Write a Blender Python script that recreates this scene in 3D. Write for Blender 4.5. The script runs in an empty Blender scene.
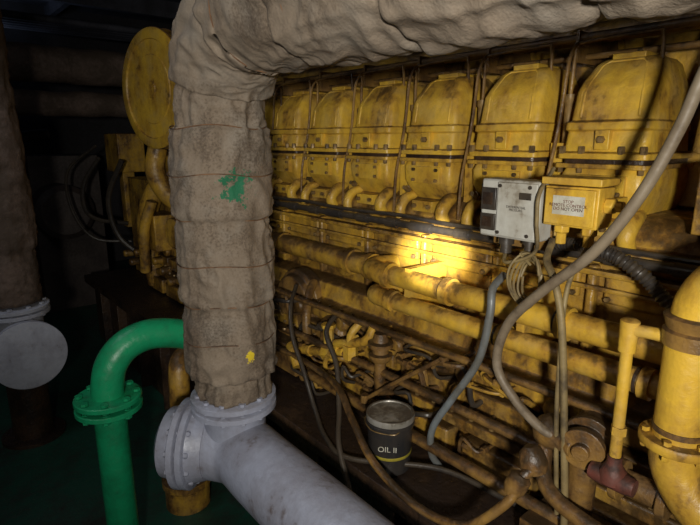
import bpy, bmesh, math, random
from mathutils import Vector, noise, Matrix
random.seed(7)
V=Vector
# ------------------------------------------------------------ materials
def mat(name,c1,c2,c3=None,scale=6,amt=.5,soft=.12,rough=(.35,.75),metal=0.0,bump=.25,updirt=.35,fine=40,streak=.3,spots=None,dust=None,low=None):
    m=bpy.data.materials.new(name); m.use_nodes=True
    nt=m.node_tree; N=nt.nodes; L=nt.links; N.clear()
    out=N.new('ShaderNodeOutputMaterial'); bs=N.new('ShaderNodeBsdfPrincipled'); L.new(bs.outputs[0],out.inputs[0])
    tc=N.new('ShaderNodeTexCoord')
    def noi(sc,det,vec=None,rg=.6):
        n=N.new('ShaderNodeTexNoise'); n.inputs['Scale'].default_value=sc; n.inputs['Detail'].default_value=det; n.inputs['Roughness'].default_value=rg
        L.new(vec if vec else tc.outputs['Object'],n.inputs['Vector']); return n.outputs[0]
    def ramp(i,a,b):
        r=N.new('ShaderNodeMapRange'); r.inputs[1].default_value=a; r.inputs[2].default_value=b; r.clamp=True
        L.new(i,r.inputs[0]); return r.outputs[0]
    def math_(op,a,b):
        n=N.new('ShaderNodeMath'); n.operation=op; n.use_clamp=False
        for k,q in enumerate((a,b)):
            if isinstance(q,(int,float)): n.inputs[k].default_value=q
            else: L.new(q,n.inputs[k])
        return n.outputs[0]
    def mix(f,a,b):
        n=N.new('ShaderNodeMix'); n.data_type='RGBA'
        if isinstance(f,(int,float)): n.inputs[0].default_value=f
        else: L.new(f,n.inputs[0])
        for k,q in ((6,a),(7,b)):
            if isinstance(q,tuple): n.inputs[k].default_value=(q[0],q[1],q[2],1)
            else: L.new(q,n.inputs[k])
        return n.outputs[2]
    n1=noi(scale,6)
    geo=N.new('ShaderNodeNewGeometry'); sep=N.new('ShaderNodeSeparateXYZ'); L.new(geo.outputs['Normal'],sep.inputs[0])
    up=ramp(sep.outputs[2],.25,.95)
    mp=N.new('ShaderNodeMapping'); mp.inputs['Scale'].default_value=(1,1,.12); L.new(tc.outputs['Object'],mp.inputs[0])
    st=noi(scale*4,4,mp.outputs[0])
    f=math_('ADD',n1,math_('MULTIPLY',up,updirt*.5))
    f=math_('ADD',f,math_('MULTIPLY',math_('SUBTRACT',st,.5),streak))
    n2=noi(fine,5)
    f=math_('ADD',f,math_('MULTIPLY',math_('SUBTRACT',n2,.5),.18))
    if low:   # more oil collects on the lower parts of the machine
        sp_=N.new('ShaderNodeSeparateXYZ'); L.new(tc.outputs['Object'],sp_.inputs[0])
        f=math_('ADD',f,math_('MULTIPLY',ramp(sp_.outputs[2],low[0],low[1]),low[2]))
    d1=ramp(f,amt-soft,amt+soft)
    col=mix(d1,c1,c2)
    if dust:
        n3=noi(scale*1.7+1,4); col=mix(math_('MULTIPLY',ramp(n3,.48,.7),.5),col,dust)
    if c3:
        f2=math_('ADD',math_('MULTIPLY',n2,.3),math_('MULTIPLY',f,.7))
        d2=ramp(f2,amt+.05,amt+.05+soft)
        col=mix(d2,col,c3)
    tint=ramp(n2,.3,.7)
    col=mix(math_('MULTIPLY',tint,.2),col,tuple(x*.45 for x in c1))
    if spots:
        for (p,r,c,nsc) in spots:
            vd=N.new('ShaderNodeVectorMath'); vd.operation='DISTANCE'; L.new(tc.outputs['Object'],vd.inputs[0]); vd.inputs[1].default_value=p
            dd=math_('ADD',vd.outputs['Value'],math_('MULTIPLY',math_('SUBTRACT',noi(nsc,4,None,.75),.5),r*4.5))
            msk=ramp(dd,r,r*.8)
            col=mix(msk,col,c)
    L.new(col,bs.inputs['Base Color'])
    ro=N.new('ShaderNodeMapRange'); L.new(n2,ro.inputs[0]); ro.inputs[1].default_value=.3; ro.inputs[2].default_value=.7; ro.inputs[3].default_value=rough[0]; ro.inputs[4].default_value=rough[1]
    L.new(ro.outputs[0],bs.inputs['Roughness']); bs.inputs['Metallic'].default_value=metal
    bp=N.new('ShaderNodeBump'); bp.inputs['Strength'].default_value=bump; bp.inputs['Distance'].default_value=.01
    L.new(math_('ADD',n2,math_('MULTIPLY',n1,.6)),bp.inputs['Height']); L.new(bp.outputs[0],bs.inputs['Normal'])
    return m
YC=(.70,.43,.045); OIL=(.045,.022,.010); DU=(.28,.19,.085)
M={}
M['yel']=mat('yellow_paint',YC,(.38,.20,.03),(.09,.045,.015),scale=6,amt=.54,soft=.12,updirt=.35,rough=(.25,.6),dust=(.52,.36,.12),bump=.3,streak=.4)
M['yeld']=mat('yellow_paint_dirty',(.60,.35,.04),(.20,.10,.025),OIL,scale=6,amt=.50,updirt=.5,rough=(.22,.65),dust=DU,bump=.4,low=(1.30,.55,.10),streak=.4)
M['grub']=mat('greasy_casing',(.32,.18,.045),(.12,.06,.022),(.03,.018,.01),scale=6,amt=.47,rough=(.22,.6),dust=(.17,.11,.06),bump=.5)
M['rust']=mat('rusty_steel',(.20,.10,.045),(.09,.045,.022),(.03,.015,.01),scale=14,amt=.5,rough=(.5,.85))
M['oily']=mat('oily_black',(.07,.04,.022),(.025,.016,.012),None,scale=8,rough=(.2,.5),bump=.6)
M['redb']=mat('red_brown_paint',(.17,.05,.035),(.08,.03,.02),(.02,.01,.008),scale=12,amt=.5)
M['grey']=mat('grey_marine_paint',(.33,.35,.44),(.25,.25,.30),(.12,.09,.08),scale=6,amt=.56,rough=(.32,.55),updirt=.15,streak=.3)
M['grey2']=mat('light_grey_marine_paint',(.50,.52,.60),(.36,.36,.42),(.14,.12,.11),scale=6,amt=.58,rough=(.35,.6),updirt=.15)
M['grn']=mat('green_marine_paint',(.010,.30,.125),(.01,.19,.08),(.02,.04,.02),scale=7,amt=.58,rough=(.25,.5),updirt=.1)
M['lag']=mat('lagging_cloth',(.245,.195,.145),(.155,.115,.08),(.065,.045,.03),scale=4,amt=.49,soft=.16,rough=(.72,.95),bump=.3,updirt=0,fine=140,low=(1.80,1.0,.12),streak=.35,
   spots=[((.722,1.342,1.515),.050,(.010,.12,.055),30),((.745,1.348,.99),.016,(.65,.48,.02),45)],dust=(.23,.21,.18))
M['lagd']=mat('old_lagging',(.20,.14,.11),(.10,.07,.05),None,scale=5,rough=(.8,.95),bump=.6)
M['hose']=mat('grey_hose_rubber',(.23,.18,.12),(.15,.11,.07),(.08,.055,.03),scale=9,amt=.52,rough=(.45,.7),bump=.1)
M['blu']=mat('blue_grey_hose',(.18,.20,.21),(.12,.115,.10),None,scale=9,rough=(.35,.6),bump=.1)
M['cab']=mat('dirty_cable',(.26,.19,.08),(.14,.10,.045),(.05,.035,.02),scale=12,rough=(.5,.7),bump=.1)
M['blk']=mat('black_plastic',(.035,.030,.027),(.065,.05,.035),None,scale=10,rough=(.25,.5),bump=.1)
M['pail']=mat('dark_grey_pail',(.022,.022,.024),(.040,.034,.03),None,scale=12,rough=(.25,.45),bump=.1)
M['box']=mat('light_grey_enclosure',(.52,.51,.46),(.40,.37,.31),(.18,.14,.09),scale=9,amt=.56,rough=(.4,.6),bump=.05)
M['lbl']=mat('printed_label',(.60,.58,.50),(.45,.42,.33),None,scale=20,rough=(.4,.6),bump=.02)
M['lidm']=mat('tin_lid',(.36,.34,.31),(.22,.20,.16),(.1,.08,.06),scale=14,rough=(.3,.5),metal=.3,bump=.1)
M['band']=mat('bucket_label',(.40,.32,.04),(.28,.24,.03),None,scale=20,rough=(.3,.5),bump=.02)
M['floor']=mat('green_deck_paint',(.012,.060,.038),(.02,.030,.022),(.015,.012,.01),scale=2.5,amt=.55,rough=(.3,.6),bump=.15,updirt=0)
M['wall']=mat('dark_bulkhead',(.05,.045,.05),(.03,.025,.025),None,scale=2,rough=(.5,.8),bump=.1)
M['ceil']=mat('dark_deckhead',(.12,.12,.15),(.05,.05,.06),None,scale=2,rough=(.5,.8),bump=.1)
M['dk']=mat('dark_machinery',(.08,.06,.05),(.04,.028,.024),None,scale=5,rough=(.4,.7))
M['steel']=mat('bolt_steel',(.30,.19,.07),(.13,.08,.03),(.03,.02,.01),scale=25,rough=(.3,.6),metal=.2,bump=.1)
# ------------------------------------------------------------ mesh builder
def catmull(pts,sub):
    P=[V(p) for p in pts]
    if sub<=1 or len(P)<3: return P
    o=[]
    Q=[P[0]*2-P[1]]+P+[P[-1]*2-P[-2]]
    for i in range(1,len(Q)-2):
        a,b,c,d=Q[i-1],Q[i],Q[i+1],Q[i+2]
        for k in range(sub):
            t=k/sub
            o.append(.5*((2*b)+(c-a)*t+(2*a-5*b+4*c-d)*t*t+(3*b-a-3*c+d)*t**3))
    o.append(P[-1]); return o
class MB:
    def __init__(s): s.v=[];s.f=[]
    def add(s,vs,fs):
        b=len(s.v); s.v+= [tuple(v) for v in vs]; s.f+=[tuple(i+b for i in f) for f in fs]
    def box(s,x0,x1,y0,y1,z0,z1,rot=0):
        vs=[V((x,y,z)) for z in (z0,z1) for y in (y0,y1) for x in (x0,x1)]
        if rot:
            c=V(((x0+x1)/2,(y0+y1)/2,0)); R=Matrix.Rotation(rot,3,'Z')
            vs=[R@(v-c)+c for v in vs]
        s.add(vs,[(0,2,3,1),(4,5,7,6),(0,1,5,4),(2,6,7,3),(0,4,6,2),(1,3,7,5)]); return s
    def rings(s,R,caps=True):
        n=len(R[0]); vs=[v for r in R for v in r]; fs=[]
        for i in range(len(R)-1):
            for j in range(n):
                k=(j+1)%n; fs.append((i*n+j,i*n+k,(i+1)*n+k,(i+1)*n+j))
        if caps: fs.append(tuple(reversed(range(n)))); fs.append(tuple((len(R)-1)*n+j for j in range(n)))
        s.add(vs,fs); return s
    def lathe(s,p,d,prof,n=32):
        p=V(p); d=V(d).normalized(); a=V((0,0,1)) if abs(d.z)<.9 else V((1,0,0))
        u=d.cross(a).normalized(); w=d.cross(u)
        R=[[p+d*sv+(u*math.cos(2*math.pi*j/n)+w*math.sin(2*math.pi*j/n))*max(r,.0005) for j in range(n)] for sv,r in prof]
        return s.rings(R)
    def sweep(s,pts,r,n=10,sub=6,fn=None):
        P=catmull(pts,sub); R=[]; u=None; tot=len(P)
        for i,p in enumerate(P):
            t=(P[min(i+1,tot-1)]-P[max(i-1,0)]).normalized()
            if u is None:
                a=V((0,0,1)) if abs(t.z)<.9 else V((0,1,0)); u=t.cross(a).normalized()
            else: u=(u-t*u.dot(t)).normalized()
            w=t.cross(u); ring=[]
            for j in range(n):
                an=2*math.pi*j/n; dr=u*math.cos(an)+w*math.sin(an)
                rr=fn(i/(tot-1),an,p,dr) if fn else r
                ring.append(p+dr*rr)
            R.append(ring)
        return s.rings(R)
    def prism(s,prof,y0,y1):
        return s.rings([[V((x,y0,z)) for x,z in prof],[V((x,y1,z)) for x,z in prof]])
    def bolt(s,p,d,r=.009,h=.01): return s.lathe(p,d,[(0,r),(h*.8,r),(h,r*.8)],6)
    def flange(s,p,d,r,th=.02,nb=8,rb=None,br=.01,n=40):
        p=V(p); d=V(d).normalized()
        s.lathe(p,d,[(0,r*.97),(.003,r),(th-.003,r),(th,r*.97)],n)
        a=V((0,0,1)) if abs(d.z)<.9 else V((1,0,0)); u=d.cross(a).normalized(); w=d.cross(u)
        for k in range(nb):
            an=2*math.pi*(k+.5)/nb; q=p+(u*math.cos(an)+w*math.sin(an))*(rb or r*.84)
            s.lathe(q-d*.015,d,[(0,br*.6),(.004,br),(.013,br),(.0131,br*.5),(th+.017,br*.5),(th+.0171,br),(th+.026,br)],6)
        return s
    def obj(s,name,m,parent=None,bevel=0,angle=38):
        me=bpy.data.meshes.new(name); me.from_pydata(s.v,[],s.f); me.update()
        bm=bmesh.new(); bm.from_mesh(me); bmesh.ops.recalc_face_normals(bm,faces=bm.faces)
        for f in bm.faces: f.smooth=True
        bm.to_mesh(me); bm.free(); me.set_sharp_from_angle(angle=math.radians(angle))
        o=bpy.data.objects.new(name,me); bpy.context.collection.objects.link(o); me.materials.append(M[m])
        if parent: o.parent=parent
        if bevel:
            b=o.modifiers.new('bev','BEVEL'); b.width=bevel; b.segments=2; b.limit_method='ANGLE'; b.angle_limit=math.radians(40); b.harden_normals=False
        return o
def empty(n):
    e=bpy.data.objects.new(n,None); bpy.context.collection.objects.link(e); e.empty_display_size=.1; return e
def rr(x0,x1,y0,y1,z,r,n=4):
    o=[]
    for cx,cy,a0 in ((x1-r,y1-r,0),(x0+r,y1-r,90),(x0+r,y0+r,180),(x1-r,y0+r,270)):
        for k in range(n+1):
            a=math.radians(a0+90*k/n); o.append(V((cx+r*math.cos(a),cy+r*math.sin(a),z)))
    return o
# ------------------------------------------------------------ room
MB().box(-3,4.5,-2.5,7.5,-.1,0).obj('floor','floor')
MB().box(-3,4.5,-2.5,7.5,3.2,3.3).obj('ceiling','ceil')
MB().box(-3.1,-3,-2.5,7.5,0,3.2).obj('wall_left','wall')
MB().box(4.5,4.6,-2.5,7.5,0,3.2).obj('wall_right','wall')
MB().box(-3,4.5,7.5,7.6,0,3.2).obj('wall_back','wall')
MB().box(-3,4.5,-2.6,-2.5,0,3.2).obj('wall_front','wall')
# ------------------------------------------------------------ engine
E=empty('marine_diesel_engine')
Y0,Y1=-.35,4.1
sp=.322; C0=.675
prof=[(1.56,1.44),(1.52,1.41),(1.50,1.36),(1.46,1.35),(1.46,1.31),(1.50,1.30),(1.51,1.02),(1.44,1.00),(1.42,.93),(1.36,.92),(1.36,.86),(1.40,.84),(1.40,.74),(1.32,.73),(1.32,.69),(1.37,.68),(1.37,.56),(2.7,.56),(2.8,1.3),(2.6,1.6),(2.35,1.95),(1.98,1.95),(1.86,1.44)]
MB().prism(prof,Y0,Y1).obj('cylinder_block','yeld',E,.006)
b=MB(); b.box(1.03,2.8,Y0,4.6,.50,.56)
b.box(1.10,2.75,Y0,4.6,.0,.50)
for k in range(12): b.box(1.04,1.12,-.2+k*.4,-.185+k*.4,.0,.50)
b.obj('engine_bed','oily',E,.004)
b=MB(); bo=MB()
for k in range(13):
    yc=-.15+k*.322
    b.box(1.345,1.40,yc-.14,yc+.14,.755,.835)
    b.box(1.30,1.37,yc-.13,yc+.13,.575,.675)
    for s in (-.12,-.04,.04,.12):
        bo.bolt((1.345,yc+s,.775),(-1,0,0),.008,.012); bo.bolt((1.37,yc+s,.92),(-.1,0,1),.009,.014)
        bo.bolt((1.335,yc+s,.73),(0,0,1),.009,.012)
    b.box(1.485,1.51,yc-.125,yc+.125,1.19,1.29)
    b.box(1.47,1.51,yc+.145,yc+.17,1.03,1.30)
    for s in (-.11,.11):
        for z in (1.205,1.275): bo.bolt((1.485,yc+s,z),(-1,0,0),.009,.012)
    b.lathe((1.36,yc+.16,.885),(-1,0,0),[(0,.035),(.03,.035),(.035,.028)],20)
    b.lathe((1.50,yc-.02,1.09),(-1,0,0),[(0,.05),(.03,.05),(.035,.04)],22)
b.obj('side_covers','yeld',E,.008); bo.obj('cover_bolts','steel',E)
for n in range(0,9):
    yc=C0+sp*n-.004
    lid=MB()
    def ring(w,xf,xb,z,r): return rr(xf,xb,yc-w/2,yc+w/2,z,r,3)
    lid.rings([ring(.250,1.484,1.83,1.596,.012),ring(.250,1.484,1.83,1.612,.012),ring(.234,1.496,1.82,1.616,.018),
      ring(.230,1.508,1.81,1.672,.018),ring(.240,1.498,1.81,1.678,.018),ring(.238,1.500,1.81,1.698,.018),ring(.224,1.514,1.81,1.703,.020),
      ring(.216,1.526,1.80,1.785,.022),ring(.206,1.542,1.79,1.810,.022),ring(.172,1.582,1.78,1.860,.022),ring(.150,1.605,1.76,1.874,.020)])
    lid.sweep([(1.517,yc-.080,1.712),(1.528,yc-.078,1.780),(1.545,yc-.073,1.808),(1.580,yc-.060,1.852),(1.592,yc-.045,1.866),(1.592,yc+.045,1.866),(1.580,yc+.060,1.852),(1.545,yc+.073,1.808),(1.528,yc+.078,1.780),(1.517,yc+.080,1.712)],.0055,6,1)
    lid.box(1.486,1.53,yc-.020,yc+.020,1.622,1.676)
    lid.box(1.60,1.75,yc-.045,yc+.045,1.872,1.888)
    lid.obj('rocker_cover','yel',E,.002)
    g=MB(); g.rings([ring(.258,1.478,1.84,1.570,.012),ring(.258,1.478,1.84,1.584,.012)])
    g.obj('cover_flange','yeld',E,.002)
    g=MB(); g.rings([ring(.226,1.500,1.84,1.583,.012),ring(.226,1.500,1.84,1.598,.012)])
    g.rings([ring(.226,1.500,1.84,1.612,.012),ring(.238,1.494,1.83,1.6165,.012)])
    g.obj('cover_gasket','oily',E)
    h=MB(); h.rings([ring(.150,1.575,1.9,1.395,.015),ring(.180,1.545,1.9,1.43,.02),ring(.212,1.510,1.9,1.470,.018),ring(.228,1.496,1.9,1.50,.018),ring(.232,1.494,1.9,1.55,.018),ring(.220,1.505,1.9,1.572,.018)])
    h.box(1.482,1.52,yc-.075,yc+.06,1.492,1.552)
    h.sweep([(1.56,yc+.10,1.44),(1.51,yc+.11,1.425),(1.48,yc+.11,1.39),(1.48,yc+.11,1.35)],.020,12,5)
    h.sweep([(1.56,yc-.09,1.44),(1.51,yc-.10,1.43),(1.475,yc-.10,1.39),(1.50,yc-.10,1.34)],.024,12,5)
    h.box(1.48,1.56,yc-.05,yc+.05,1.385,1.425)
    h.box(1.545,1.9,yc+.142,yc+.180,1.40,1.64)
    h.obj('cylinder_head','yel',E,.003)
    c=MB()
    for s in (-.112,-.055,.055,.112):
        c.bolt((1.490,yc+s,1.610),(0,0,1),.010,.022)
        c.bolt((1.488,yc+s,1.570),(0,0,-1),.008,.014)
    for s in (-.062,.047):
        for z in (1.503,1.541): c.bolt((1.482,yc+s,z),(-1,0,0),.007,.010)
    for s in (-.035,.035): c.bolt((1.48,yc+s,1.405),(-1,0,0),.009,.014)
    c.bolt((1.486,yc,1.650),(-1,0,0),.011,.014)
    c.bolt((1.68,yc,1.886),(0,0,1),.014,.02)
    c.lathe((1.60,yc+.16,1.64),(0,0,1),[(0,.014),(.12,.014),(.125,.018),(.145,.018)],10)
    c.lathe((1.515,yc+.10,1.46),(-1,0,.3),[(0,.014),(.012,.014),(.013,.009),(.03,.009)],6)
    c.obj('head_bolts','steel',E)
    p=MB()
    p.sweep([(1.60,yc+.16,1.77),(1.60,yc+.155,1.905),(1.60,yc+.14,1.930),(1.62,yc-.05,1.940),(1.62,yc-.075,1.930),(1.62,yc-.08,1.86)],.0055,8,3)
    p.sweep([(1.66,yc+.15,1.93),(1.60,yc+.15,1.93),(1.56,yc+.152,1.88),(1.545,yc+.155,1.74),(1.53,yc+.158,1.64),(1.50,yc+.158,1.52),(1.49,yc+.158,1.37)],.0055,8,5)
    p.obj('fuel_lines','grub',E)
b=MB()
b.sweep([(1.98,Y0,2.0),(1.98,3.4,2.0)],.085,20,1)
for n in range(-2,9):
    yc=C0+sp*n+.16; b.lathe((1.98,yc-.02,2.0),(0,1,0),[(0,.105),(.04,.105)],24)
b.sweep([(1.78,Y0,1.985),(1.78,3.0,1.985)],.032,14,1)
b.box(1.84,2.0,Y0,3.2,1.45,1.93)
b.obj('intake_manifold','yeld',E)
b=MB(); b.sweep([(1.64,Y0,1.955),(1.64,3.0,1.945)],.012,10,1); b.sweep([(1.68,Y0,1.90),(1.68,3.0,1.90)],.010,10,1)
b.box(2.05,2.5,Y0,3.2,1.95,2.12)
for n in range(9): b.box(1.62,1.9,C0+sp*n+.155,C0+sp*n+.165,1.88,1.97)
b.obj('fuel_rail','grub',E)
b=MB(); b.box(1.47,1.9,.12,.42,1.42,1.60); b.box(1.44,1.5,.2,.38,1.30,1.56); b.sweep([(1.5,.42,1.62),(1.48,.40,1.75),(1.52,.36,1.95),(1.6,.3,2.1)],.03,14,5)
b.sweep([(1.45,.30,1.6),(1.43,.28,1.8),(1.5,.25,2.0)],.022,12,5); b.lathe((1.44,.29,1.45),(-1,0,0),[(0,.05),(.02,.05),(.03,.04)],20)
b.box(1.52,1.85,.05,.40,1.62,1.86); b.box(1.46,1.52,.08,.38,1.64,1.84)
for yy in (.11,.35):
    for zz in (1.67,1.81): b.bolt((1.46,yy,zz),(-1,0,0),.010,.014)
b.obj('aftercooler_end','yeld',E,.006)
b=MB(); b.sweep([(1.43,Y0,1.335),(1.43,3.0,1.335)],.014,10,1)
for k in range(16):
    y=.2+k*.17; b.lathe((1.43,y,1.335),(0,1,0),[(0,.019),(.06 if k%3 else .1,.019)],12)
b.sweep([(1.455,Y0,1.365)]+[(1.455,y*.2,1.36+.004*math.sin(y*2)) for y in range(0,14)],.008,8,3)
b.obj('fuel_return_line','blk',E)
b=MB(); b.sweep([(1.43,Y0,1.29),(1.44,3.0,1.29)],.010,8,1); b.sweep([(1.47,Y0,1.235),(1.47,3.0,1.235)],.008,8,1)
b.obj('sensor_conduit','yeld',E)
b=MB(); b.sweep([(1.41,3.2,1.145),(1.41,1.5,1.145)],.045,20,1)
for y in (1.50,1.62,2.15,2.7): b.lathe((1.41,y,1.145),(0,1,0),[(0,.054),(.03,.054)],24)
b.obj('far_water_pipe','yeld',E)
b=MB()
b.sweep([(1.32,1.40,1.165),(1.31,1.0,1.165),(1.31,.45,1.165),(1.31,Y0,1.165)],.036,20,1)
b.sweep([(1.45,1.42,1.165),(1.38,1.44,1.165),(1.33,1.42,1.165),(1.31,1.36,1.165),(1.31,1.30,1.165)],.040,20,5)
b.sweep([(1.31,1.36,1.075),(1.30,1.0,1.075),(1.30,.5,1.075),(1.30,Y0,1.075)],.032,20,1)
b.sweep([(1.45,1.38,1.075),(1.36,1.40,1.075),(1.31,1.38,1.075),(1.30,1.30,1.075)],.035,20,5)
for y in (1.30,1.02,.62,.18): b.lathe((1.31,y,1.165),(0,1,0),[(0,.046),(.028,.046)],24)
for y in (1.27,.80,.40): b.lathe((1.30,y,1.075),(0,1,0),[(0,.040),(.025,.040)],24)
for y in (1.2,.75,.3): b.box(1.30,1.5,y,y+.025,1.04,1.21)
b.obj('side_water_pipes','yel',E)
b=MB()
for y in (1.33,1.05,.65,.21): b.lathe((1.31,y,1.165),(0,1,0),[(0,.0375),(.008,.0375)],24)
for y in (1.30,.83,.43): b.lathe((1.30,y,1.075),(0,1,0),[(0,.0335),(.008,.0335)],24)
b.obj('pipe_seals','oily',E)
b=MB()
b.sweep([(1.27,2.6,.96),(1.27,1.6,.96),(1.28,.9,.965),(1.28,.2,.97)],.013,10,4)
b.sweep([(1.25,1.9,.80),(1.25,1.2,.81),(1.26,.3,.80)],.016,10,4)
b.sweep([(1.22,1.7,.66),(1.2,1.2,.665),(1.2,.2,.66)],.020,10,4)
b.sweep([(1.40,1.9,1.0),(1.33,1.85,.95),(1.28,1.8,.85),(1.30,1.8,.7)],.02,10,4)
b.obj('drain_pipes','grub',E)
b=MB()
b.lathe((1.45,2.02,.88),(-1,0,0),[(0,.16),(.06,.16),(.07,.14),(.10,.13),(.105,.06),(.14,.05)],36)
b.lathe((1.42,1.70,.80),(-1,0,.1),[(0,.09),(.08,.09),(.10,.07)],28)
b.lathe((1.42,2.45,.85),(-1,0,0),[(0,.15),(.1,.15),(.12,.12)],28)
b.box(1.25,1.42,1.85,2.2,.58,.72)
b.obj('oil_pump_housing','grub',E,.004)
for nm,mm,cnt,seed in (('small_unions','grub',18,3),('small_unions_brass','yeld',12,11),('small_black_lines','blk',10,5)):
    random.seed(seed); b=MB()
    for k in range(cnt):
        y=random.uniform(.80,2.3); z=random.uniform(.62,.94); x=1.30-random.uniform(0,.07)+(.05 if z>.85 else 0)
        dy=random.choice((-1,1))*random.uniform(.05,.16); r=random.uniform(.006,.011)
        b.sweep([(x+.1,y,z),(x+.02,y,z),(x-.01,y+dy*.2,z),(x-.01,y+dy,z+random.uniform(-.03,.03)),(x-.0,y+dy*1.2,z-random.uniform(.02,.1)),(x+.08,y+dy*1.25,z-.08)],r,8,4)
        if mm!='blk':
            b.lathe((x+.03,y,z),(-1,0,0),[(0,r*1.9),(.022,r*1.9)],6)
            b.lathe((x-.01,y+dy*.6,z),(0,1,0),[(0,r*1.8),(.022,r*1.8)],6)
    b.obj(nm,mm,E)
random.seed(7)
# far end
b=MB()
b.box(1.42,2.5,3.35,4.5,.56,1.35); b.box(1.36,1.7,3.0,3.4,.62,1.05)
b.lathe((1.75,3.6,1.45),(-1,-.1,0),[(0,.3),(.2,.28),(.28,.2),(.36,.16),(.42,.16)],36)
b.lathe((1.5,3.35,1.05),(-1,-.1,0),[(0,.17),(.12,.17),(.15,.1),(.2,.1)],30)
b.sweep([(1.35,3.8,.6),(1.3,3.8,1.0),(1.35,3.7,1.3),(1.5,3.6,1.5)],.07,16,5)
b.sweep([(1.28,3.4,1.6),(1.25,3.4,1.45),(1.3,3.35,1.3),(1.4,3.2,1.2)],.06,16,5)
b.sweep([(1.2,3.6,.75),(1.2,3.55,1.05),(1.25,3.5,1.25)],.035,12,5)
b.box(1.25,1.45,3.5,3.75,.9,1.15)
b.box(1.4,1.62,4.6,4.95,1.38,1.70); b.box(1.45,1.55,4.7,4.8,.9,1.4)
for k in range(8): b.lathe((1.36,3.42+.13*k,.70+.05*(k%3)),(-1,0,0),[(0,.03),(.07,.03),(.08,.02)],12)
b.obj('gear_end_housing','yeld',E,.01)
b=MB()
nrm=V((-.985,-.17,0)).normalized(); pc=V((1.21,3.24,1.94))
b.lathe(pc-nrm*.34,nrm,[(0,.31),(.02,.33),(.25,.33),(.252,.345),(.335,.345),(.345,.33),(.345,.285),(.335,.28),(.335,.20),(.340,.195),(.340,.05),(.345,.045),(.345,.0)],64)
b.obj('air_cleaner','yel',E)
b=MB(); b.lathe(pc-nrm*.10,nrm,[(0,.348),(.02,.348)],64); b.lathe(pc-nrm*.02,nrm,[(0,.348),(.006,.348)],64)
b.obj('air_cleaner_band','rust',E)
b=MB(); b.sweep([(1.55,3.28,1.95),(1.75,3.3,1.93),(1.9,3.35,1.8),(1.95,3.45,1.55)],.15,20,5); b.box(1.45,1.5,3.15,3.4,1.35,1.66)
b.obj('turbo_duct','yeld',E)
# near-right riser, lever, valves
b=MB()
b.sweep([(1.15,.295,1.04),(1.15,.295,1.15),(1.15,.295,1.27),(1.15,.285,1.35),(1.15,.24,1.405),(1.15,.16,1.42),(1.15,0,1.42),(1.15,-.3,1.42)],.048,28,6)
b.flange((1.15,.295,1.03),(0,0,1),.072,.020,6,br=.008)
b.sweep([(1.15,.295,1.04),(1.15,.285,.97),(1.15,.22,.90),(1.15,.08,.88),(1.15,-.3,.88)],.050,20,5)
b.obj('coolant_riser','yel',E)
b=MB(); b.lathe((1.15,.295,1.25),(0,0,1),[(0,.054),(.03,.056),(.035,.05),(.06,.058),(.065,.052)],28); b.lathe((1.15,.295,1.062),(0,0,1),[(0,.0505),(.012,.0505)],28); b.obj('riser_clamps','grub',E)
b=MB(); b.sweep([(1.15,.41,.93),(1.15,.415,1.24)],.013,12,1); b.lathe((1.15,.415,1.20),(0,0,1),[(0,.018),(.07,.02),(.075,.012)],14)
b.sweep([(1.15,.415,1.25),(1.15,.36,1.255),(1.15,.3,1.25)],.014,12,3); b.lathe((1.15,.41,1.0),(0,0,1),[(0,.017),(.02,.017)],6)
b.obj('vent_pipe','yel',E)
b=MB(); b.lathe((1.15,.41,.87),(0,0,1),[(0,.02),(.01,.03),(.035,.03),(.05,.02),(.06,.016),(.075,.016)],18)
b.lathe((1.15,.41,.885),(0,1,0),[(-.05,.02),(-.03,.024),(.03,.024),(.05,.02)],16)
b.obj('drain_valve','redb',E)
b=MB()
b.lathe((1.22,.50,.92),(-1,-.2,0),[(-.1,.05),(0,.05),(.001,.062),(.02,.062),(.021,.04),(.05,.04),(.051,.052),(.07,.052),(.072,.02),(.09,.02)],26)
b.lathe((1.20,.62,.91),(-.3,-1,0),[(0,.03),(.02,.045),(.05,.045),(.08,.03),(.12,.03)],22)
b.lathe((1.20,.30,.86),(0,1,0),[(0,.045),(.02,.045),(.021,.03),(.1,.03),(.101,.05),(.12,.05)],22)
b.sweep([(1.2,.5,.87),(1.2,.5,.75),(1.22,.52,.62)],.035,14,4); b.box(1.13,1.36,.40,.62,.56,.66)
b.sweep([(1.10,.2,.77),(1.10,.40,.77),(1.12,.55,.80),(1.2,.60,.9)],.02,12,5)
b.obj('priming_pump','grub',E,.002)
b=MB()
b.sweep([(1.25,1.80,.735),(1.25,1.66,.77),(1.25,1.50,.815)],.020,12,3); b.lathe((1.25,1.60,.78),(0,1,-.2),[(-.03,.03),(.03,.03)],6)
b.sweep([(1.25,1.46,.82),(1.25,1.46,.90),(1.28,1.44,.95)],.016,12,3); b.lathe((1.25,1.46,.83),(0,0,1),[(-.025,.03),(.03,.03)],6)
b.sweep([(1.25,1.55,.84),(1.25,1.38,.90),(1.27,1.35,.96)],.018,12,3); b.lathe((1.25,1.60,.83),(0,0,1),[(0,.022),(.06,.022),(.065,.03),(.08,.03)],8)
b.sweep([(1.23,1.85,.74),(1.2,1.78,.73),(1.19,1.74,.69)],.024,12,3)
for (x,y,z) in ((1.25,1.72,.755),(1.25,1.53,.81),(1.26,1.44,.88)): b.lathe((x,y,z),(0,1,-.15),[(0,.027),(.02,.027)],6)
b.obj('oil_line_fittings','yel',E)
b=MB(); b.sweep([(1.20,1.32,.70),(1.22,1.2,.80),(1.25,1.01,.95)],.008,8,3); b.lathe((1.20,1.32,.69),(0,0,1),[(0,.016),(.03,.016)],8); b.obj('shutoff_lever','grub',E)
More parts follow.
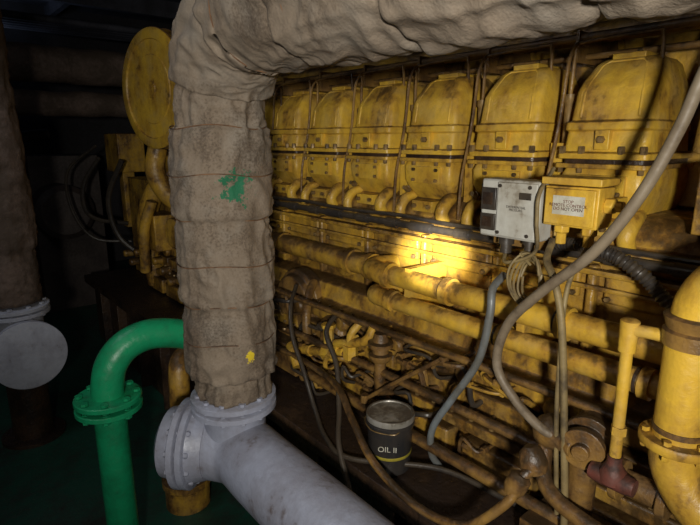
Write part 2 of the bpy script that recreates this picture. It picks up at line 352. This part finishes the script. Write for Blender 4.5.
b=MB(); b.lathe((1.25,1.29,.85),(0,0,1),[(0,.03),(.02,.045),(.03,.045),(.035,.03),(.055,.03),(.06,.047),(.075,.047),(.08,.03),(.11,.022)],22); b.sweep([(1.25,1.29,.86),(1.25,1.29,.75),(1.3,1.29,.7)],.022,12,3)
b.obj('globe_valve','grub',E)
# ------------------------------------------------------------ insulated exhaust pipe
def lagfn(ties,r0=.15,L=3.2,amp=1.0):
    def fn(t,an,p,dr):
        s=p.z if p.z<1.80 else 1.80+(1.5-p.y)
        q=p+dr*.15; A=t*L
        ca,sa=math.cos(an),math.sin(an)
        r=r0; pl=0
        for (a,b_,rad) in ties:
            if a<=s<b_:
                u=(s-a)/(b_-a); r=rad*(1+.055*(math.sin(math.pi*u)**.5))-.004+.009*(1-u)
                dd=min(s-a,b_-s); pl=.005*math.exp(-dd/.035)*math.sin(an*13+6*noise.noise(q*5))
        w=noise.noise(q*3.1)*.011
        wp=noise.noise(q*4)*.20
        def soft(x): return .45-math.sqrt(x*x+.006)*1.9
        k=V((ca*1.3,sa*1.3,(A+wp)*12)); c1=soft(noise.noise(k))
        k2=V((ca*2.4+5,sa*2.4,(A-wp*.8)*22)); c2=soft(noise.noise(k2))
        k4=V((ca*3.5+2+wp*5,sa*3.5,A*5)); c4=soft(noise.noise(k4))
        k3=V((ca*5+9,sa*5,A*34+wp*50)); c3=noise.noise(k3)
        return r+amp*(w+pl+.010*c1+.006*c2+.0014*c3+.006*c4)
    return fn
ties=[(.80,.90,.118),(.90,1.15,.138),(1.15,1.42,.142),(1.42,1.685,.146),(1.685,1.80,.126),(1.80,2.0,.137),(2.0,2.30,.144),(2.30,2.62,.147),(2.62,2.95,.149),(2.95,3.3,.149),(3.3,3.7,.149)]
I=empty('insulated_exhaust_pipe')
px,py=.757,1.5
path=[(px,py,.815+.008*k) for k in range(int((1.715-.815)/.008)+1)]
R_=.25
for k in range(1,51):
    a=math.pi/2*k/50; path.append((px,py-R_+R_*math.cos(a),1.715+R_*math.sin(a)))
y=py-R_-.008
while y>-.7: y-=.008; path.append((px,y,1.968))
MB().sweep(path,.15,200,1,lagfn(ties)).obj('lagging','lag',I,angle=180)
b=MB()
for z,r in ((.90,.125),(1.15,.142),(1.42,.146),(1.685,.142),(1.28,.153),(1.03,.148),(1.55,.159)):
    pts=[(px+r*math.cos(a/24*2*math.pi),py+r*math.sin(a/24*2*math.pi),z+.006*math.sin(a*.9)) for a in range(25)]
    b.sweep(pts,.0018,6,3)
for yy in (1.22,.93,.6,.25):
    pts=[(px+.150*math.cos(a/24*2*math.pi),yy+.006*math.sin(a),1.968+.150*math.sin(a/24*2*math.pi)) for a in range(25)]
    b.sweep(pts,.0018,6,3)
b.obj('tie_wires','rust',I)
# ------------------------------------------------------------ grey pipe
G=empty('grey_steel_pipe')
b=MB()
b.flange((px,py,.790),(0,0,1),.143,.022,12,br=.011); b.flange((px,py,.758),(0,0,1),.143,.022,12,br=.011)
b.lathe((px,py,.60),(0,0,1),[(0,.105),(.15,.105),(.16,.11)],40)
b.obj('top_flange','grey',G,0)
b=MB(); d=V((-.70,.71,.02)).normalized()
b.sweep([(px-.10,py+.10,.605),(px-.05,py+.05,.602),(px,py-.04,.60),(px,py-.2,.60),(px-.005,py-.6,.60),(px-.01,py-1.0,.60),(px,.25,.58),(px,.14,.50),(px,.12,.38),(px,.12,.0)],.118,48,8)
b.obj('pipe_body','grey',G)
b=MB(); fc=V((px-.085,py+.085,.605))
for k in range(2): b.flange(fc+d*(.02+.030*k),d,.155,.024,12,br=.011,n=48)
b.lathe(fc-d*.03,d,[(0,.120),(.05,.135)],40)
b.lathe(fc+d*.072,d,[(0,.13),(.05,.12),(.07,.085)],40)
b.obj('side_flange','grey',G)
b=MB(); b.box(.60,.90,1.0,1.04,0,.487); b.box(.57,.93,.95,1.09,0,.012); b.obj('pipe_support','grey',G,.003)
# ------------------------------------------------------------ green pipe
g=empty('green_water_pipe')
MB().sweep([(.45,1.87,0),(.45,1.87,.40),(.45,1.87,.70),(.452,1.87,.79),(.475,1.87,.87),(.53,1.87,.925),(.61,1.87,.945),(.70,1.865,.930),(.80,1.86,.89),(.9,1.86,.84),(1.02,1.86,.80)],.056,32,8).obj('pipe','grn',g)
b=MB(); b.flange((.45,1.87,.735),(0,0,1),.114,.020,8,br=.013); b.flange((.45,1.87,.700),(0,0,1),.114,.020,8,br=.013)
b.lathe((.45,1.87,0),(0,0,1),[(0,.11),(.02,.11)],32)
b.obj('pipe_flanges','grn',g)
b=MB(); b.lathe((.80,2.10,0),(0,0,1),[(0,.10),(.1,.10),(.11,.11),(.14,.11),(.15,.08)],28); b.sweep([(.80,2.1,.1),(.80,2.1,.6),(.85,2.15,.7),(1.0,2.2,.72)],.045,18,5)
b.obj('yellow_drain_pipe','yeld')
# ------------------------------------------------------------ left lagged riser with tee
Lp=empty('lagged_riser_pipe')
lx,ly=.365,3.22
pa=[(lx,ly,.80+.02*k) for k in range(118)]
MB().sweep(pa,.14,64,1,lagfn([(.8,1.1,.13),(1.1,1.5,.14),(1.5,1.8,.13),(1.8,5,.13)],.13,2.3)).obj('lagging','lagd',Lp,angle=180)
b=MB(); b.flange((lx,ly,.76),(0,0,1),.165,.022,10,br=.013); b.flange((lx,ly,.73),(0,0,1),.165,.022,10,br=.013)
d=V((.04,-1,.05)).normalized()
b.lathe((lx,ly,.54),d,[(0,.12),(.16,.12)],32); b.flange(V((lx,ly,.54))+d*.16,d,.18,.02,12,br=.012,n=48); b.lathe(V((lx,ly,.54))+d*.185,d,[(0,.18),(.02,.18),(.022,.175),(.024,.02)],48)
b.lathe((lx,ly,.40),(0,0,1),[(0,.125),(.34,.125)],32)
b.obj('tee_and_blind_flange','grey2',Lp)
MB().lathe((lx,ly,0),(0,0,1),[(0,.16),(.02,.16),(.021,.10),(.39,.10),(.40,.12)],32).obj('pipe_foot','oily',Lp)  # black colour stands in for the shade below the tee
# ------------------------------------------------------------ background
def lagged(name,a,bb,r,m='lagd'):
    b=MB(); a=V(a);bb=V(bb); n=int((bb-a).length/.03)
    b.sweep([a.lerp(bb,i/n) for i in range(n+1)],r,40,1,lambda t,an,p,dr:r*(1+.05*abs(math.sin(t*n*.12)))+.012*noise.noise((p+dr*r)*7)); return b.obj(name,m,None,angle=180)
lagged('overhead_lagged_pipe',(-2.9,5,2.22),(1.9,5,2.25),.14)
lagged('overhead_lagged_pipe.001',(-2.9,5.1,1.92),(1.7,5.1,1.95),.10)
b=MB()
for k in range(7): b.box(-3,4.5,-1.8+k*1.35,-1.72+k*1.35,3.02,3.2)
for k in range(4): b.box(-2.4+k*2,-2.34+k*2,-2.5,7.5,3.06,3.2)
b.obj('ceiling_beams','ceil')
b=MB()
for k in range(5): b.sweep([(-2.9,5.7+.12*k,2.72),(3,5.7+.12*k,2.72)],.035,10,1)
b.obj('overhead_pipe_bank','ceil')
b=MB()
b.box(.9,1.5,5.6,6.3,0,1.5); b.box(.5,.85,5.9,6.4,0,.9); b.lathe((1.1,5.4,1.0),(0,-1,0),[(-.2,.25),(.1,.25),(.14,.2)],28)
b.sweep([(.75,5.6,0),(.75,5.6,1.5),(.8,5.6,1.65),(1.1,5.6,1.7)],.05,14,5); b.sweep([(.6,6.45,.9),(.6,6.45,2.5)],.07,14,1)
b.obj('auxiliary_machinery','dk',None,.01)
b=MB(); b.sweep([(1.3,4.8,1.5),(1.15,4.75,1.3),(1.12,4.7,1.1),(1.2,4.65,1.0),(1.42,4.6,.95)],.018,8,6); b.sweep([(1.3,4.85,1.6),(1.05,4.8,1.4),(1.02,4.7,1.1),(1.15,4.65,.85),(1.42,4.55,.8)],.012,8,6)
b.sweep([(1.42,4.2,.7),(1.25,4.3,.9),(1.2,4.3,1.2),(1.3,4.2,1.5)],.02,8,6)
b.obj('engine_side_hoses','blk',E)
# ------------------------------------------------------------ control boxes
S=empty('pressure_switch_box')
MB().box(1.205,1.275,.68,.855,1.392,1.548).obj('enclosure','box',S,.006)
MB().box(1.198,1.206,.685,.80,1.398,1.542).obj('cover','box',S,.003)
b=MB(); b.box(1.198,1.206,.805,.850,1.465,1.525); b.box(1.198,1.206,.805,.850,1.41,1.455); b.box(1.1965,1.199,.70,.735,1.50,1.518); b.obj('gauge_windows','blk',S,.002)
b=MB(); b.box(1.1955,1.1985,.813,.843,1.48,1.512); b.box(1.1955,1.1985,.813,.843,1.42,1.447); b.obj('gauge_glass','oily',S)
b=MB()
for yy in (.705,.792):
    for zz in (1.408,1.532): b.lathe((1.198,yy,zz),(-1,0,0),[(0,.005),(.003,.005)],12)
b.lathe((1.24,.72,1.392),(0,0,-1),[(0,.018),(.012,.018),(.013,.013),(.03,.013)],16); b.lathe((1.24,.79,1.392),(0,0,-1),[(0,.022),(.02,.022),(.021,.016),(.045,.016)],16)
b.obj('cable_glands','blk',S)
b=MB(); b.box(1.275,1.29,.68,.855,1.36,1.53); b.box(1.29,1.48,.70,.72,1.42,1.44); b.box(1.29,1.48,.80,.82,1.42,1.44); b.obj('mounting_bracket','grub',S,.002)
J=empty('yellow_junction_box')
b=MB(); b.box(1.20,1.28,.532,.665,1.445,1.542); b.box(1.19,1.285,.525,.672,1.545,1.563); b.box(1.192,1.20,.537,.66,1.45,1.537)
b.lathe((1.24,.635,1.445),(0,0,-1),[(0,.02),(.02,.02),(.021,.014),(.05,.014)],6); b.lathe((1.24,.565,1.445),(0,0,-1),[(0,.02),(.02,.02),(.021,.014),(.05,.014)],6)
b.lathe((1.24,.532,1.50),(0,-1,0),[(0,.02),(.02,.02),(.021,.014),(.04,.014)],6); b.box(1.28,1.48,.58,.60,1.47,1.50)
b.obj('enclosure','yel',J,.004)
MB().box(1.190,1.1925,.560,.638,1.475,1.520).obj('warning_label','lbl',J)
def text(s,loc,size,m,par,rz=-90):
    c=bpy.data.curves.new('label_text','FONT'); c.body=s; c.size=size; c.align_x='CENTER'; c.align_y='CENTER'; c.extrude=.0003; c.space_line=.85
    o=bpy.data.objects.new('label_text',c); bpy.context.collection.objects.link(o); o.location=loc; o.rotation_euler=(math.pi/2,0,math.radians(rz)); c.materials.append(M[m]); o.parent=par; return o
text('STOP\nREMOTE CONTROL\nDO NOT OPEN',(1.1895,.599,1.4975),.0105,'redb',J)
text('DIFFERENTIAL\nPRESSURE',(1.1975,.742,1.475),.009,'blk',S)
# ------------------------------------------------------------ hoses and cables
def hose(name,pts,r,m,sub=8,rib=0,par=None):
    b=MB()
    if rib: b.sweep(pts,r,14,sub,lambda t,an,p,dr:r*(1+.14*math.sin(t*rib)))
    else: b.sweep(pts,r,14,sub)
    return b.obj(name,m,par)
hose('flexible_conduit',[(1.2,.26,2.05),(1.15,.30,1.90),(1.15,.345,1.77),(1.14,.37,1.67),(1.13,.42,1.54),(1.13,.50,1.41),(1.14,.62,1.29),(1.15,.71,1.18),(1.15,.735,1.06),(1.15,.675,.98),(1.15,.59,.93),(1.18,.54,.91)],.0125,'hose',par=E)
hose('coolant_hose',[(1.28,.815,1.27),(1.22,.81,1.24),(1.2,.80,1.17),(1.2,.83,1.02),(1.19,.91,.87),(1.19,.98,.74),(1.20,.99,.64),(1.24,.98,.57)],.0115,'blu',par=E)
hose('sensor_cable',[(1.24,.655,1.40),(1.19,.64,1.36),(1.16,.60,1.32),(1.15,.57,1.24),(1.15,.55,1.1),(1.15,.53,.92),(1.15,.51,.72),(1.14,.50,.57)],.009,'cab',par=J)
hose('sensor_cable_thin',[(1.24,.565,1.395),(1.18,.57,1.33),(1.16,.57,1.25),(1.155,.565,1.15),(1.155,.560,1.0),(1.16,.55,.85),(1.17,.54,.7)],.006,'cab',par=J)
hose('sensor_lead',[(1.24,.79,1.35),(1.2,.76,1.33),(1.2,.68,1.37),(1.18,.67,1.45),(1.185,.672,1.52),(1.25,.675,1.58)],.005,'cab',par=S)
hose('corrugated_hose',[(1.40,.72,1.36),(1.36,.64,1.375),(1.34,.58,1.37),(1.34,.53,1.36),(1.34,.46,1.32),(1.34,.40,1.27),(1.36,.30,1.22)],.017,'blk',24,250,E)
b=MB()
for k in range(5):
    ph=k*.7; rr_=.05+.006*k; pts=[(1.23-.008*k+.01*math.sin(a+ph),.70+rr_*.62*math.cos(a/14*2*math.pi+ph),1.29+rr_*math.sin(a/14*2*math.pi+ph)) for a in range(15)]
    b.sweep(pts,.0035,6,4)
b.sweep([(1.22,.70,1.33),(1.2,.72,1.36),(1.24,.72,1.36)],.0035,6,4)
b.obj('cable_coil','cab')
hose('rusty_oil_hose',[(1.24,1.98,.74),(1.2,1.94,.72),(1.18,1.72,.74),(1.12,1.40,.76),(1.05,1.22,.72),(1.0,1.06,.66),(.99,.87,.62),(.99,.70,.66),(1.02,.60,.77),(1.06,.58,.84),(1.10,.56,.86)],.0125,'grub',par=E)
hose('drain_hose_a',[(1.3,1.9,1.0),(1.2,1.80,.95),(1.15,1.72,.85),(1.12,1.6,.74),(1.1,1.5,.62),(1.04,1.35,.585),(1.03,1.2,.585),(1.2,.95,.60),(1.25,.7,.59)],.009,'blk',par=E)
hose('drain_hose_b',[(1.3,1.6,.95),(1.2,1.55,.90),(1.17,1.45,.80),(1.1,1.35,.68),(1.02,1.25,.6),(.98,1.1,.45),(.98,.9,.3),(.97,.8,.1)],.010,'blk',par=E)
hose('drain_hose_c',[(1.3,2.2,1.05),(1.18,2.1,1.0),(1.1,1.95,.80),(1.08,1.85,.6),(1.0,1.8,.4)],.012,'grub',par=E)
b=MB(); b.lathe((1.10,.57,.83),(0,.3,1),[(0,.012),(.01,.03),(.03,.036),(.06,.03),(.075,.015)],16); b.lathe((1.04,.60,.79),(.3,-.3,.9),[(0,.02),(.02,.028),(.05,.028),(.06,.018)],12)
b.obj('hose_coupling','grub',E)
# ------------------------------------------------------------ bucket
B=empty('oil_bucket'); bx,by,bz=1.13,1.115,.562
MB().lathe((bx,by,bz),(0,0,1),[(0,.066),(.004,.070),(.165,.078),(.167,.082),(.175,.082),(.177,.079),(.185,.079)],40).obj('pail','pail',B)
MB().lathe((bx,by,bz),(0,0,1),[(.182,.081),(.195,.082),(.202,.080),(.202,.073),(.198,.071),(.198,.0)],40).obj('pail_lid','lidm',B)
MB().lathe((bx,by,bz),(0,0,1),[(.060,.0730),(.062,.0739),(.069,.0743),(.071,.0737)],40).obj('label_band','band',B)
MB().sweep([(bx-.03,by+.074,bz+.17),(bx-.055,by+.066,bz+.165),(bx-.083,by,bz+.163),(bx-.055,by-.066,bz+.165),(bx-.03,by-.074,bz+.17)],.0025,6,5).obj('wire_handle','steel',B)
text('OIL II',(bx-.0600,by-.049,bz+.105),.027,'lbl',B,-48)
# ------------------------------------------------------------ light, world, camera
def spot(n,loc,tgt,pw,ang,blend,col,rad=.03):
    l=bpy.data.lights.new(n,'SPOT'); l.energy=pw; l.spot_size=math.radians(ang); l.spot_blend=blend; l.color=col; l.shadow_soft_size=rad
    o=bpy.data.objects.new(n,l); bpy.context.collection.objects.link(o); o.location=loc; o.rotation_euler=(V(tgt)-V(loc)).to_track_quat('-Z','Y').to_euler(); return o
spot('torch_beam',(.10,-.05,1.62),(1.5,1.27,1.225),1100,9,1.0,(1,.99,.93),.015)
spot('torch_spill',(-.45,-.55,1.68),(1.4,1.35,1.30),185,78,1.0,(1,.96,.87),.06)
l=bpy.data.lights.new('overhead_fill','AREA'); l.energy=7; l.size=.8; l.color=(.85,.9,1); o=bpy.data.objects.new('overhead_fill',l); bpy.context.collection.objects.link(o); o.location=(-.4,2.2,2.98)  # added cool fill for the dim room, no fixture there
l=bpy.data.lights.new('aft_ceiling_fill','AREA'); l.energy=6; l.size=.4; l.color=(.6,.75,1); o=bpy.data.objects.new('aft_ceiling_fill',l); bpy.context.collection.objects.link(o); o.location=(.3,6.3,2.4); o.rotation_euler=(math.pi,0,0)  # added upward fill, brightens the far ceiling with a bluish tone
w=bpy.data.worlds.new('World'); bpy.context.scene.world=w; w.use_nodes=True; w.node_tree.nodes['Background'].inputs[0].default_value=(.5,.55,.65,1); w.node_tree.nodes['Background'].inputs[1].default_value=.02
l=bpy.data.lights.new('room_fill','POINT'); l.energy=6; l.shadow_soft_size=.35; l.color=(1,.93,.82); o=bpy.data.objects.new('room_fill',l); bpy.context.collection.objects.link(o); o.location=(-.3,.9,2.3)  # added warm point fill to lift the dim left side
cam=bpy.data.cameras.new('camera'); co=bpy.data.objects.new('camera',cam); bpy.context.collection.objects.link(co)
cam.sensor_width=36; cam.lens=520/700*36; cam.clip_start=.02
co.location=(0,0,1.65); co.rotation_euler=(math.radians(90-13.3),0,math.radians(-40.5))
bpy.context.scene.camera=co
bpy.context.scene.view_settings.view_transform='Standard'
